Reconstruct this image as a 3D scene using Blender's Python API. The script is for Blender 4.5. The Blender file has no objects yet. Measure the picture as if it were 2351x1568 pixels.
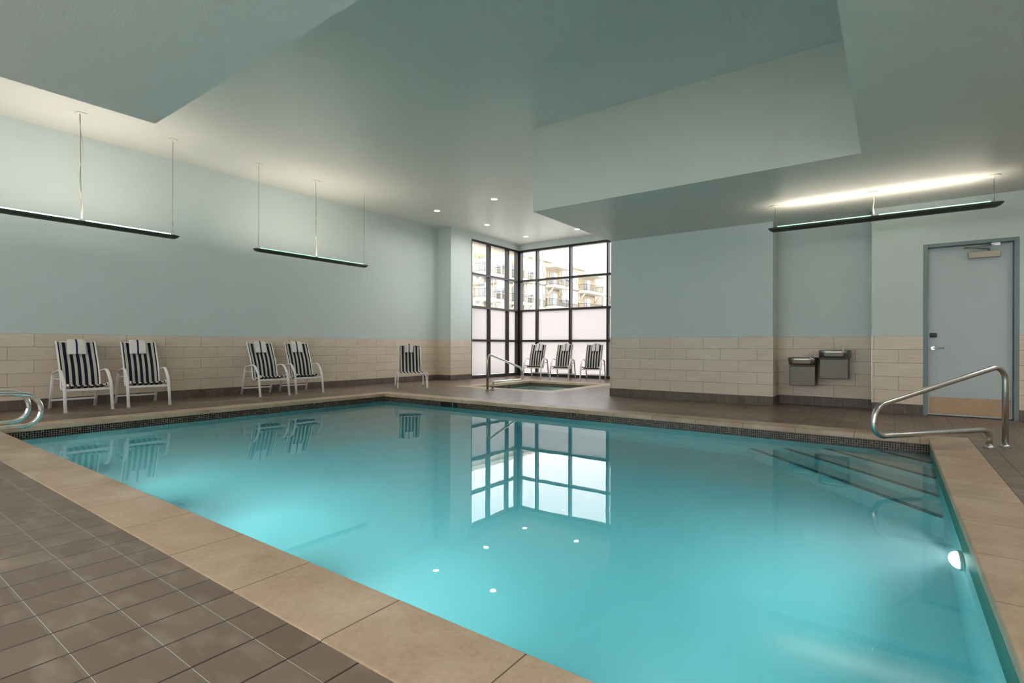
import bpy, bmesh, math, random
from mathutils import Vector, Matrix
random.seed(7)
SC = bpy.context.scene
COL = SC.collection
R = math.radians

# ------------------------------------------------------------------ camera
FPX, YAW, ROLL = 1200.0, R(36.0), 0.003
cd = bpy.data.cameras.new('camera')
cd.sensor_width = 36.0
cd.lens = 36.0 * FPX / 2351.0
cd.shift_y = 10.0 / 2351.0
cd.clip_start = 0.05
cd.clip_end = 500
cam = bpy.data.objects.new('camera', cd)
COL.objects.link(cam)
Fv = Vector((-math.sin(YAW), math.cos(YAW), 0))
R0 = Vector((math.cos(YAW), math.sin(YAW), 0))
Zv = Vector((0, 0, 1))
Rc = R0 * math.cos(ROLL) + Zv * math.sin(ROLL)
Uc = Zv * math.cos(ROLL) - R0 * math.sin(ROLL)
mw = Matrix((Rc, Uc, -Fv)).transposed().to_4x4()
mw.translation = Vector((0, 0, 1.0))
cam.matrix_world = mw
SC.camera = cam

# ------------------------------------------------------------------ world (overcast sky), exposure
SKY = 2.6
w = bpy.data.worlds.new('sky')
SC.world = w
w.use_nodes = True
bg = w.node_tree.nodes['Background']
bg.inputs[0].default_value = (0.97, 0.97, 1.0, 1)
bg.inputs[1].default_value = SKY
SC.view_settings.view_transform = 'Standard'
SC.view_settings.look = 'None'
SC.view_settings.gamma = 1
SC.view_settings.use_curve_mapping = False
SC.view_settings.exposure = 1.02
cy = SC.cycles
cy.max_bounces = 7
cy.diffuse_bounces = 4
cy.glossy_bounces = 2
cy.transmission_bounces = 4
cy.transparent_max_bounces = 8
cy.volume_bounces = 1
cy.caustics_reflective = False
cy.caustics_refractive = True
cy.sample_clamp_indirect = 6.0
cy.use_denoising = True
cy.use_adaptive_sampling = True
cy.adaptive_threshold = 0.12
cy.adaptive_min_samples = 16

# lamp powers (W)
P_UP = 12.5        # one pendant, shining up
P_DOWN = 7.0       # one recessed downlight by the windows
P_FILL_REAR = 7.0      # fill lamps added in the low ceiling behind the camera
P_FILL_RIGHT = 4.0     # fill lamps added over the right deck, outside the frame
P_POOL = 9.2      # underwater lights
WARM = (1.0, 0.88, 0.73)
DAYL = (1.0, 0.95, 0.88)

# ------------------------------------------------------------------ dimensions
XL = -10.75                      # left wall
XP, YP = -10.25, 11.11           # pillar front
YW, XWIN = 14.5, -10.25          # window corner
YR, YN = 9.75, 10.26             # right wall, niche back
XE, XN0, XN1 = -4.61, -1.63, -0.25
CH, CL = 4.42, 3.12              # high / low ceiling
XR, YB = 4.6, -4.2               # room behind the camera
PX0, PX1, PY0, PY1 = -8.53, 0.34, 1.395, 7.25
CW = 0.345
ZW = -0.143
SX0, SX1, SY0, SY1 = -8.42, -6.15, 9.86, 12.5

# ------------------------------------------------------------------ helpers
def tag(o, label=None, cat=None, group=None, kind=None):
    if label: o['label'] = label
    if cat: o['category'] = cat
    if group: o['group'] = group
    if kind: o['kind'] = kind
    return o

def boxuv(bm):
    uv = bm.loops.layers.uv.verify()
    bm.normal_update()
    for f in bm.faces:
        n = f.normal
        for l in f.loops:
            c = l.vert.co
            if abs(n.z) > 0.7: l[uv].uv = (c.x, c.y)
            elif abs(n.x) > abs(n.y): l[uv].uv = (c.y, c.z)
            else: l[uv].uv = (c.x, c.z)

def obj(name, bm, mat, parent=None, smooth=False, bevel=0, uv=True, seg=2):
    if uv: boxuv(bm)
    me = bpy.data.meshes.new(name)
    bm.to_mesh(me); bm.free()
    if smooth:
        for p in me.polygons: p.use_smooth = True
    o = bpy.data.objects.new(name, me)
    COL.objects.link(o)
    for m in (mat if isinstance(mat, (list, tuple)) else [mat]): me.materials.append(m)
    if parent: o.parent = parent
    if bevel:
        b = o.modifiers.new('bevel', 'BEVEL'); b.width = bevel; b.segments = seg; b.limit_method = 'ANGLE'
    return o

def empty(name, loc=(0, 0, 0), rz=0, label=None, cat=None, group=None):
    o = bpy.data.objects.new(name, None)
    COL.objects.link(o); o.location = loc; o.rotation_euler = (0, 0, rz)
    return tag(o, label, cat, group)

def struct(name, bm, mat, parent=None, **k):
    o = obj(name, bm, mat, parent, **k)
    o['kind'] = 'structure'
    return o

def box(bm, a, b, mi=0):
    x0, y0, z0 = a; x1, y1, z1 = b
    v = [bm.verts.new(p) for p in ((x0,y0,z0),(x1,y0,z0),(x1,y1,z0),(x0,y1,z0),(x0,y0,z1),(x1,y0,z1),(x1,y1,z1),(x0,y1,z1))]
    for q in ((3,2,1,0),(4,5,6,7),(0,1,5,4),(1,2,6,5),(2,3,7,6),(3,0,4,7)):
        f = bm.faces.new([v[i] for i in q]); f.material_index = mi
    return bm

def B(a, b): return box(bmesh.new(), a, b)

def poly(bm, pts, mi=0):
    f = bm.faces.new([bm.verts.new(p) for p in pts]); f.material_index = mi
    return f

def rects(z, x0, x1, y0, y1, holes, thick=0.1):
    xs = sorted({x0, x1, *[h[0] for h in holes], *[h[1] for h in holes]})
    ys = sorted({y0, y1, *[h[2] for h in holes], *[h[3] for h in holes]})
    bm = bmesh.new()
    for i in range(len(xs)-1):
        for j in range(len(ys)-1):
            cx, cy_ = (xs[i]+xs[i+1])/2, (ys[j]+ys[j+1])/2
            if any(h[0] < cx < h[1] and h[2] < cy_ < h[3] for h in holes): continue
            poly(bm, [(xs[i],ys[j],z),(xs[i+1],ys[j],z),(xs[i+1],ys[j+1],z),(xs[i],ys[j+1],z)])
    bmesh.ops.remove_doubles(bm, verts=bm.verts, dist=1e-5)
    if thick:
        r = bmesh.ops.extrude_face_region(bm, geom=bm.faces[:])
        vs = [e for e in r['geom'] if isinstance(e, bmesh.types.BMVert)]
        bmesh.ops.translate(bm, verts=vs, vec=(0, 0, -thick))
        bmesh.ops.recalc_face_normals(bm, faces=bm.faces)
    return bm

def smooth_path(pts, it=2, keep=True):
    p = [Vector(q) for q in pts]
    for _ in range(it):
        n = [p[0]]
        for a, b in zip(p[:-1], p[1:]):
            n += [a*0.75+b*0.25, a*0.25+b*0.75]
        n.append(p[-1]); p = n
    return p

def fillet(pts, rad, n=8):
    """round the corners of a polyline"""
    P = [Vector(p) for p in pts]
    out = [P[0]]
    if not isinstance(rad, (list, tuple)): rad = [rad]*(len(P)-2)
    for i in range(1, len(P)-1):
        a, b, c = P[i-1], P[i], P[i+1]
        u, v = (a-b).normalized(), (c-b).normalized()
        ang = u.angle(v)
        if ang > math.pi-0.02: out.append(b); continue
        r = rad[i-1]
        d = min(r/math.tan(ang/2), (a-b).length*0.49, (c-b).length*0.49)
        r = d*math.tan(ang/2)
        cen = b + (u+v).normalized()*(r/math.sin(ang/2))
        s, e = b+u*d-cen, b+v*d-cen
        ax = s.cross(e).normalized(); tot = s.angle(e)
        for k in range(n+1):
            out.append(cen + Matrix.Rotation(tot*k/n, 3, ax) @ s)
    out.append(P[-1])
    return out

def sweep(bm, path, prof, side=None, cap=True, mi=0):
    """prof: (a,b) list; a along 'side' axis, b along normal; side None -> transported frame"""
    P = [Vector(p) for p in path]
    rings = []
    prev = None
    for i, p in enumerate(P):
        if i == 0: t = P[1]-P[0]
        elif i == len(P)-1: t = P[-1]-P[-2]
        else: t = (P[i+1]-p).normalized() + (p-P[i-1]).normalized()
        t.normalize()
        if side is not None:
            s = Vector(side); s = (s - t*s.dot(t)).normalized()
        else:
            if prev is None:
                s = t.orthogonal().normalized()
            else:
                s = (prev - t*prev.dot(t)).normalized()
            prev = s
        n = s.cross(t)
        rings.append([bm.verts.new(p + s*a + n*b) for a, b in prof])
    k = len(prof)
    for r0, r1 in zip(rings[:-1], rings[1:]):
        for j in range(k):
            f = bm.faces.new([r0[j], r0[(j+1) % k], r1[(j+1) % k], r1[j]]); f.material_index = mi; f.smooth = True
    if cap:
        bm.faces.new(rings[0][::-1]).material_index = mi
        bm.faces.new(rings[-1]).material_index = mi
    bmesh.ops.recalc_face_normals(bm, faces=bm.faces)
    return bm

def circ(r, n=12): return [(r*math.cos(2*math.pi*i/n), r*math.sin(2*math.pi*i/n)) for i in range(n)]
def rectp(a, b, c=0.2):
    """rounded bar profile: width a, thickness b"""
    x, y = a/2, b/2; r = min(x, y)*c*2
    out = []
    for sx, sy, a0 in ((1,-1,-90),(1,1,0),(-1,1,90),(-1,-1,180)):
        for k in range(3):
            an = R(a0+45*k)
            out.append((sx*(x-r)+r*math.cos(an), sy*(y-r)+r*math.sin(an)))
    return out

def tube(path, r, n=14): return sweep(bmesh.new(), path, circ(r, n))

def cyl(bm, c, r, h, axis='z', n=24, r2=None):
    r2 = r if r2 is None else r2
    ax = {'x': Vector((1,0,0)), 'y': Vector((0,1,0)), 'z': Vector((0,0,1))}[axis]
    s = ax.orthogonal().normalized(); t = ax.cross(s)
    c = Vector(c)
    a = [bm.verts.new(c + (s*math.cos(2*math.pi*i/n)+t*math.sin(2*math.pi*i/n))*r) for i in range(n)]
    b = [bm.verts.new(c + ax*h + (s*math.cos(2*math.pi*i/n)+t*math.sin(2*math.pi*i/n))*r2) for i in range(n)]
    for i in range(n): bm.faces.new([a[i], a[(i+1)%n], b[(i+1)%n], b[i]]).smooth = True
    bm.faces.new(a[::-1]); bm.faces.new(b)
    return bm

def copy_tree(o, parent=None):
    c = o.copy(); COL.objects.link(c)
    if parent: c.parent = parent
    for ch in [x for x in bpy.data.objects if x.parent == o]:
        copy_tree(ch, c)
    return c

# ------------------------------------------------------------------ materials
def srgb(r, g, b):
    f = lambda c: (c/255/12.92) if c/255 <= 0.04045 else ((c/255+0.055)/1.055)**2.4
    return (f(r), f(g), f(b), 1)

class NT:
    def __init__(s, name):
        s.m = bpy.data.materials.new(name); s.m.use_nodes = True
        s.t = s.m.node_tree; s.p = s.t.nodes['Principled BSDF']; s.out = s.t.nodes['Material Output']
    def n(s, typ, **k):
        nd = s.t.nodes.new(typ)
        for a, v in k.items(): setattr(nd, a, v)
        return nd
    def l(s, a, b): s.t.links.new(a, b)
    def uv(s, loc=(0,0,0), sc=(1,1,1), rot=0):
        u = s.n('ShaderNodeUVMap'); mp = s.n('ShaderNodeMapping')
        s.l(u.outputs[0], mp.inputs[0])
        mp.inputs['Location'].default_value = loc; mp.inputs['Scale'].default_value = sc
        mp.inputs['Rotation'].default_value = (0, 0, rot)
        return mp.outputs[0]
    def pos(s, sc=(1,1,1)):
        u = s.n('ShaderNodeTexCoord'); mp = s.n('ShaderNodeMapping')
        s.l(u.outputs['Object'], mp.inputs[0]); mp.inputs['Scale'].default_value = sc
        return mp.outputs[0]
    def noise(s, vec, scale, detail=3, rough=0.5):
        nd = s.n('ShaderNodeTexNoise'); s.l(vec, nd.inputs['Vector'])
        nd.inputs['Scale'].default_value = scale; nd.inputs['Detail'].default_value = detail
        nd.inputs['Roughness'].default_value = rough
        return nd.outputs['Fac']
    def ramp(s, fac, stops):
        nd = s.n('ShaderNodeValToRGB'); s.l(fac, nd.inputs[0])
        e = nd.color_ramp.elements
        while len(e) < len(stops): e.new(0.5)
        for i, (p, c) in enumerate(stops): e[i].position = p; e[i].color = c
        return nd.outputs[0]
    def mix(s, fac, a, b, mode='MIX'):
        nd = s.n('ShaderNodeMix', data_type='RGBA', blend_type=mode)
        for i, v in ((0, fac), (6, a), (7, b)):
            if hasattr(v, 'links'): s.l(v, nd.inputs[i])
            else: nd.inputs[i].default_value = v
        return nd.outputs[2]
    def math(s, op, a, b=0.0):
        nd = s.n('ShaderNodeMath', operation=op)
        for i, v in ((0, a), (1, b)):
            if hasattr(v, 'links'): s.l(v, nd.inputs[i])
            else: nd.inputs[i].default_value = v
        return nd.outputs[0]
    def brick(s, vec, w_, h_, mortar, offset=0.5, smooth=0.1):
        nd = s.n('ShaderNodeTexBrick', offset=offset, offset_frequency=2, squash=1.0)
        s.l(vec, nd.inputs['Vector'])
        nd.inputs['Scale'].default_value = 1; nd.inputs['Mortar Size'].default_value = mortar
        nd.inputs['Mortar Smooth'].default_value = smooth; nd.inputs['Brick Width'].default_value = w_
        nd.inputs['Row Height'].default_value = h_
        nd.inputs['Color1'].default_value = (0,0,0,1); nd.inputs['Color2'].default_value = (1,1,1,1)
        nd.inputs['Mortar'].default_value = (0.5,0.5,0.5,1)
        return nd
    def bump(s, h, strength, dist=0.01):
        nd = s.n('ShaderNodeBump'); s.l(h, nd.inputs['Height'])
        nd.inputs['Strength'].default_value = strength; nd.inputs['Distance'].default_value = dist
        s.l(nd.outputs[0], s.p.inputs['Normal'])
    def col(s, c):
        if hasattr(c, 'links'): s.l(c, s.p.inputs['Base Color'])
        else: s.p.inputs['Base Color'].default_value = c
    def rough(s, v):
        if hasattr(v, 'links'): s.l(v, s.p.inputs['Roughness'])
        else: s.p.inputs['Roughness'].default_value = v

def simple(name, c, rough=0.5, metal=0.0, spec=0.5, var=0.0):
    t = NT(name)
    if var:
        f = t.noise(t.pos(), 6, 4)
        t.col(t.mix(f, tuple(x*(1-var) for x in c[:3])+(1,), tuple(min(1, x*(1+var)) for x in c[:3])+(1,)))
    else: t.col(c)
    t.rough(rough); t.p.inputs['Metallic'].default_value = metal; t.p.inputs['Specular IOR Level'].default_value = spec
    return t.m

def emis(name, c, s):
    t = NT(name); t.col((0.8,0.8,0.8,1))
    t.p.inputs['Emission Color'].default_value = c; t.p.inputs['Emission Strength'].default_value = s
    return t.m

def paint(name, c, bump=0.12, scale=160):
    t = NT(name)
    v = t.uv()
    f = t.noise(v, 0.8, 3)
    t.col(t.mix(f, tuple(x*0.97 for x in c[:3])+(1,), tuple(x*1.03 for x in c[:3])+(1,)))
    t.rough(0.42); t.p.inputs['Specular IOR Level'].default_value = 0.3
    t.bump(t.noise(v, scale, 2), bump, 0.004)
    return t.m

M_WALL = paint('pale_blue_grey_paint', srgb(203, 214, 213), 0.08)
M_CEIL = paint('matte_ceiling_paint', srgb(218, 218, 211), 0.25, 90)

def wall_tile(name, u0):
    t = NT(name)
    # rows start at z = 0.15; the top row (even) has a joint at u0
    v = t.uv(loc=(-u0+0.302, -0.15, 0))
    b = t.brick(v, 0.604, 0.203, 0.0022, 0.5, 0.2)
    g = t.noise(t.uv(sc=(2.5, 95, 1)), 1.0, 4, 0.65)
    big = t.noise(t.uv(sc=(1.2, 3, 1)), 1.3, 2)
    c = t.ramp(g, [(0.25, srgb(198, 179, 158)), (0.5, srgb(220, 204, 185)), (0.75, srgb(233, 219, 202))])
    c = t.mix(0.25, c, t.ramp(big, [(0.3, srgb(210,192,170)), (0.7, srgb(232,218,200))]))
    tint = t.mix(0.10, c, b.outputs['Color'], 'SOFT_LIGHT')
    t.col(t.mix(b.outputs['Fac'], tint, srgb(96, 84, 72)))
    t.rough(0.38)
    inv = t.math('SUBTRACT', 1.0, b.outputs['Fac'])
    t.bump(inv, 0.4, 0.003)
    return t.m
M_TILE_L = wall_tile('streaked_beige_wall_tile', 2.197)
M_TILE_P = wall_tile('streaked_beige_wall_tile_pillar', 11.71)
M_TILE_PX = wall_tile('streaked_beige_wall_tile_return', -10.45)
M_TILE_R = wall_tile('streaked_beige_wall_tile_right', -3.985)
M_TILE_N = wall_tile('streaked_beige_wall_tile_niche', -1.39)
M_TILE_D = wall_tile('streaked_beige_wall_tile_door', 0.385)

def cove(name, u0=0.0):
    t = NT(name)
    b = t.brick(t.uv(loc=(-u0, 0, 0)), 0.157, 0.3, 0.0022, 0.0)
    c = t.ramp(b.outputs['Color'], [(0.0, srgb(88, 76, 68)), (1.0, srgb(112, 98, 88))])
    c = t.mix(0.4, c, t.ramp(t.noise(t.uv(), 9, 4), [(0.3, srgb(80,69,61)), (0.7, srgb(118,104,94))]))
    t.col(t.mix(b.outputs['Fac'], c, srgb(140, 128, 114)))
    t.rough(0.5); return t.m
M_COVE = cove('brown_cove_tile')

def deck():
    t = NT('brown_quarry_deck_tile')
    u = t.n('ShaderNodeUVMap'); sp = t.n('ShaderNodeSeparateXYZ'); t.l(u.outputs[0], sp.inputs[0])
    S = 0.1985
    def line(out, off, half):
        a = t.math('DIVIDE', t.math('SUBTRACT', out, off), S)
        f = t.math('FRACT', a)
        d = t.math('MINIMUM', f, t.math('SUBTRACT', 1.0, f))
        return t.math('LESS_THAN', d, half/S), t.math('FLOOR', a)
    lx, ix = line(sp.outputs[0], -1.952, 0.0038)
    ly, iy = line(sp.outputs[1], 0.523, 0.0050)
    cb = t.n('ShaderNodeCombineXYZ'); t.l(ix, cb.inputs[0]); t.l(iy, cb.inputs[1])
    wn = t.n('ShaderNodeTexWhiteNoise'); t.l(cb.outputs[0], wn.inputs['Vector'])
    base = t.ramp(wn.outputs['Value'], [(0.0, srgb(109, 91, 76)), (0.5, srgb(119, 101, 86)), (1.0, srgb(129, 111, 96))])
    cl = t.noise(u.outputs[0], 3.1, 3, 0.5)
    sc = t.n('ShaderNodeMapping'); t.l(u.outputs[0], sc.inputs[0]); sc.inputs['Scale'].default_value = (1.0, 2.2, 1); sc.inputs['Rotation'].default_value = (0, 0, 0.5)
    sm = t.noise(sc.outputs[0], 5.0, 2, 0.45)
    base = t.mix(t.ramp(sm, [(0.50, (0,0,0,1)), (0.85, (0.6,0.6,0.6,1))]), base, srgb(168, 154, 140))
    base = t.mix(t.ramp(cl, [(0.30, (0.5,0.5,0.5,1)), (0.6, (0,0,0,1))]), base, srgb(104, 86, 72))
    lw, _ = line(sp.outputs[1], 0.5288, 0.0009)
    c = t.mix(ly, base, srgb(116, 106, 94))
    c = t.mix(lw, c, srgb(196, 190, 180))
    c = t.mix(lx, c, srgb(42, 33, 27))
    t.col(c)
    t.rough(0.34); t.p.inputs['Specular IOR Level'].default_value = 0.45
    h = t.math('SUBTRACT', 1.0, t.math('MAXIMUM', lx, ly))
    t.bump(h, 0.3, 0.002)
    return t.m
M_DECK = deck()

def coping(name, u0, axis='x'):
    t = NT(name)
    v = t.uv(loc=(-u0, 20.0, 0)) if axis == 'x' else t.uv(loc=(20.0, u0, 0), rot=0)
    if axis == 'y':
        u = t.n('ShaderNodeUVMap'); sp = t.n('ShaderNodeSeparateXYZ'); t.l(u.outputs[0], sp.inputs[0])
        cb = t.n('ShaderNodeCombineXYZ'); t.l(t.math('SUBTRACT', sp.outputs[1], u0), cb.inputs[0]); cb.inputs[1].default_value = 1.0
        v = cb.outputs[0]
    b = t.brick(v, 0.604, 50.0, 0.0028, 0.0)
    p = t.pos()
    n1 = t.noise(p, 2.6, 4, 0.55); n2 = t.noise(p, 38, 3, 0.6)
    c = t.ramp(n1, [(0.3, srgb(164, 141, 118)), (0.5, srgb(184, 162, 138)), (0.7, srgb(202, 184, 164))])
    c = t.mix(t.ramp(b.outputs['Color'], [(0,(0.0,0,0,1)),(1,(0.35,0.35,0.35,1))]), c, srgb(190, 160, 132))
    c = t.mix(0.12, c, t.ramp(n2, [(0.35, (0.2,0.17,0.14,1)), (0.65, (0.75,0.7,0.64,1))]), 'OVERLAY')
    t.col(t.mix(b.outputs['Fac'], c, srgb(92, 74, 58)))
    t.rough(0.5)
    t.bump(t.math('SUBTRACT', t.math('MULTIPLY', n2, 0.2), b.outputs['Fac']), 0.35, 0.003)
    return t.m
M_COPX = coping('tan_coping_stone', -1.56)
M_COPY = coping('tan_coping_stone_side', 1.577, 'y')

def mosaic(name, pal, s=0.0245):
    t = NT(name)
    b = t.brick(t.uv(loc=(0, 0.0606, 0)), s, s, 0.0017, 0.0, 0.05)
    c = t.ramp(b.outputs['Color'], pal)
    c2 = t.mix(b.outputs['Fac'], c, srgb(160, 144, 128))
    t.col(c2); t.rough(0.2); t.p.inputs['Specular IOR Level'].default_value = 0.25
    return t.m
M_MOS = mosaic('dark_glass_mosaic', [(0.0, srgb(6,6,7)), (0.55, srgb(14,13,12)), (0.68, srgb(16,24,34)), (0.84, srgb(46,34,26)), (1.0, srgb(84,76,68))])
M_GBAND = simple('green_right_band', srgb(58, 128, 112), 0.5)  # plain green for the right band; the other sides take the mosaic
M_NOSE = mosaic('step_nosing_tile', [(0.0, srgb(10,12,14)), (0.7, srgb(22,26,32)), (1.0, srgb(80,86,90))])
M_PLAST = simple('pale_aqua_pool_plaster', (0.60, 0.84, 0.84, 1), 0.7, var=0.03)
M_STEPP = simple('pale_step_plaster', (0.88, 0.86, 0.82, 1), 0.7, var=0.03)
M_SPAPL = simple('pale_spa_plaster', (0.75, 0.88, 0.86, 1), 0.7)

def water(name, amp, scale, tint=(0.9, 1.0, 0.99, 1), vol=None):
    t = NT(name)
    t.t.nodes.remove(t.p)
    v = t.uv()
    n1 = t.n('ShaderNodeTexNoise'); t.l(v, n1.inputs['Vector']); n1.inputs['Scale'].default_value = scale; n1.inputs['Detail'].default_value = 2
    bp = t.n('ShaderNodeBump'); t.l(n1.outputs['Fac'], bp.inputs['Height'])
    bp.inputs['Strength'].default_value = 1.0; bp.inputs['Distance'].default_value = amp
    fr = t.n('ShaderNodeFresnel'); fr.inputs['IOR'].default_value = 1.333; t.l(bp.outputs[0], fr.inputs['Normal'])
    rf = t.n('ShaderNodeBsdfRefraction'); rf.inputs['IOR'].default_value = 1.333; rf.inputs['Color'].default_value = tint
    rf.inputs['Roughness'].default_value = 0.0
    gl = t.n('ShaderNodeBsdfGlossy'); gl.inputs['Roughness'].default_value = 0.0
    for x in (rf, gl): t.l(bp.outputs[0], x.inputs['Normal'])
    mx = t.n('ShaderNodeMixShader'); t.l(fr.outputs[0], mx.inputs[0]); t.l(rf.outputs[0], mx.inputs[1]); t.l(gl.outputs[0], mx.inputs[2])
    t.l(mx.outputs[0], t.out.inputs['Surface'])
    if vol: add_volume(t, vol)
    return t.m
def add_volume(t, vol):
    (ar, ag, ab), sc = vol
    # absorption coefficient = density * (1 - colour)
    a = t.n('ShaderNodeVolumeAbsorption'); a.inputs['Density'].default_value = 1.0
    a.inputs['Color'].default_value = (1-ar, 1-ag, 1-ab, 1)
    s_ = t.n('ShaderNodeVolumeScatter'); s_.inputs['Density'].default_value = sc; s_.inputs['Anisotropy'].default_value = 0.3
    s_.inputs['Color'].default_value = (0.74, 0.94, 1.0, 1)
    ad = t.n('ShaderNodeAddShader'); t.l(a.outputs[0], ad.inputs[0]); t.l(s_.outputs[0], ad.inputs[1])
    t.l(ad.outputs[0], t.out.inputs['Volume'])
def water_body(name, vol):
    t = NT(name); t.t.nodes.remove(t.p)
    tr = t.n('ShaderNodeBsdfTransparent'); t.l(tr.outputs[0], t.out.inputs['Surface'])
    add_volume(t, vol); return t.m
VOL = ((0.36, 0.055, 0.020), 0.24)
M_WATER = water('clear_pool_water', 0.0004, 2.6, (1, 1, 1, 1), VOL)
M_WBODY = water_body('pool_water_body', VOL)
M_SPAW = water('rippled_spa_water', 0.0016, 7)

M_STEEL = simple('brushed_stainless_steel', (0.60, 0.60, 0.59, 1), 0.24, 1.0)
M_CHROME = simple('polished_stainless_steel', (0.72, 0.71, 0.68, 1), 0.12, 1.0)
M_BRONZE = simple('warm_stainless_steel', (0.52, 0.46, 0.38, 1), 0.25, 1.0)
M_WHITE = simple('white_powder_coated_aluminium', srgb(240, 237, 235), 0.35)
M_PLASTIC = simple('white_plastic', srgb(226, 222, 212), 0.5)
M_FIXT = simple('dark_green_grey_metal_housing', srgb(66, 72, 68), 0.45, 0.3)
M_TUBE = emis('lit_fluorescent_tube', (1.0, 0.97, 0.88, 1), 6.0)
M_TUBEG = emis('lit_fluorescent_tube_green_tinge', (0.30, 0.85, 0.50, 1), 0.8)
M_CABLE = simple('steel_cable', srgb(88, 86, 80), 0.4, 0.5)
M_CORD = simple('off_white_power_cord', srgb(214, 206, 188), 0.6)
M_FRAME = simple('dark_bronze_window_frame', srgb(40, 37, 34), 0.4, 0.2)
M_SILL = simple('black_window_sill', srgb(40, 44, 48), 0.4)
M_DOOR = simple('blue_grey_painted_door', srgb(186, 197, 200), 0.45)
M_DFRAME = simple('slate_blue_door_frame', srgb(118, 138, 140), 0.45)
M_KICK = simple('brushed_metal_kick_plate', srgb(166, 140, 112), 0.42, 0.55, var=0.12)
M_BLACK = simple('black_plastic', srgb(14, 13, 13), 0.4)
M_CLOSER = simple('tan_metal_closer', srgb(170, 162, 148), 0.4, 0.4)
M_FOUNT = simple('stainless_fountain_basin', (0.36, 0.35, 0.31, 1), 0.26, 0.9)
M_CAB = simple('grey_fountain_cabinet', srgb(108, 103, 88), 0.42, 0.35, var=0.04)
M_TRIMM = simple('metal_tile_edge', srgb(206, 196, 184), 0.35, 0.3)
M_STRIP = simple('tan_expansion_joint', srgb(178, 154, 126), 0.7)
M_RING = simple('white_downlight_ring', srgb(214, 212, 204), 0.5)
M_LENS = emis('lit_downlight_lens', (1.0, 0.93, 0.80, 1), 5.0)
M_PLENS = emis('lit_underwater_lens', (0.85, 1.0, 0.96, 1), 9.0)
M_DARK = simple('dark_recess', srgb(8, 9, 9), 0.8)

def clear_glass():
    t = NT('clear_window_glass'); t.t.nodes.remove(t.p)
    tr = t.n('ShaderNodeBsdfTransparent'); tr.inputs[0].default_value = (0.97, 0.98, 0.98, 1)
    gl = t.n('ShaderNodeBsdfGlossy'); gl.inputs['Roughness'].default_value = 0.0
    mx = t.n('ShaderNodeMixShader'); mx.inputs[0].default_value = 0.07
    t.l(tr.outputs[0], mx.inputs[1]); t.l(gl.outputs[0], mx.inputs[2]); t.l(mx.outputs[0], t.out.inputs['Surface'])
    return t.m
def frosted():
    t = NT('frosted_window_glass'); t.t.nodes.remove(t.p)
    tl = t.n('ShaderNodeBsdfTranslucent'); tl.inputs[0].default_value = (0.55, 0.528, 0.522, 1)
    df = t.n('ShaderNodeBsdfDiffuse'); df.inputs[0].default_value = (0.8, 0.8, 0.8, 1)
    rf = t.n('ShaderNodeBsdfRefraction'); rf.inputs['Roughness'].default_value = 0.32; rf.inputs['Color'].default_value = (0.7, 0.68, 0.67, 1); rf.inputs['IOR'].default_value = 1.02
    m1 = t.n('ShaderNodeMixShader'); m1.inputs[0].default_value = 0.12
    t.l(tl.outputs[0], m1.inputs[1]); t.l(df.outputs[0], m1.inputs[2])
    m2 = t.n('ShaderNodeMixShader'); m2.inputs[0].default_value = 0.22
    t.l(m1.outputs[0], m2.inputs[1]); t.l(rf.outputs[0], m2.inputs[2])
    t.l(m2.outputs[0], t.out.inputs['Surface'])
    return t.m
M_GLASS, M_FROST = clear_glass(), frosted()

def sling_mat():
    t = NT('navy_and_cream_striped_sling')
    u = t.n('ShaderNodeUVMap'); sp = t.n('ShaderNodeSeparateXYZ'); t.l(u.outputs[0], sp.inputs[0])
    a = t.math('MULTIPLY', sp.outputs[0], 6.0)
    f = t.math('ABSOLUTE', t.math('SUBTRACT', t.math('FRACT', t.math('ADD', a, 0.5)), 0.5))
    navy = t.math('LESS_THAN', f, 0.235)
    edge = t.math('MULTIPLY', t.math('GREATER_THAN', f, 0.235), t.math('LESS_THAN', f, 0.27))
    thin = t.math('LESS_THAN', t.math('ABSOLUTE', t.math('SUBTRACT', f, 0.40)), 0.022)
    wv = t.math('LESS_THAN', t.math('FRACT', t.math('MULTIPLY', sp.outputs[1], 60.0)), 0.35)
    cream = t.mix(t.math('MULTIPLY', wv, 0.25), srgb(206, 200, 188), srgb(150, 142, 126))
    cream = t.mix(t.math('MULTIPLY', thin, 0.45), cream, srgb(140, 132, 118))
    c = t.mix(edge, cream, srgb(90, 66, 60))
    c = t.mix(navy, c, srgb(20, 29, 48))
    t.col(c); t.rough(0.75); t.p.inputs['Specular IOR Level'].default_value = 0.2
    return t.m
M_SLING = sling_mat()

def towel_mat():
    t = NT('white_terry_with_indigo_stripe')
    u = t.n('ShaderNodeUVMap'); sp = t.n('ShaderNodeSeparateXYZ'); t.l(u.outputs[0], sp.inputs[0])
    d = t.math('ABSOLUTE', t.math('SUBTRACT', sp.outputs[0], 0.5))
    s = t.math('LESS_THAN', d, 0.055)
    t.col(t.mix(s, srgb(228, 222, 218), srgb(52, 46, 92)))
    t.rough(0.95); t.p.inputs['Specular IOR Level'].default_value = 0.1
    t.bump(t.noise(t.pos(), 240, 2), 0.5, 0.004)
    return t.m
M_TOWEL = towel_mat()

# ------------------------------------------------------------------ shell: floor, walls, ceiling
o_holes = [(PX0-CW, PX1+CW, PY0-CW, PY1+CW), (SX0-0.3, SX1+0.3, SY0-0.3, SY1+0.3)]
struct('floor', rects(0.0, XL-0.2, XR+0.2, YB-0.2, YW+0.3, o_holes, 0.06), M_DECK)

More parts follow.
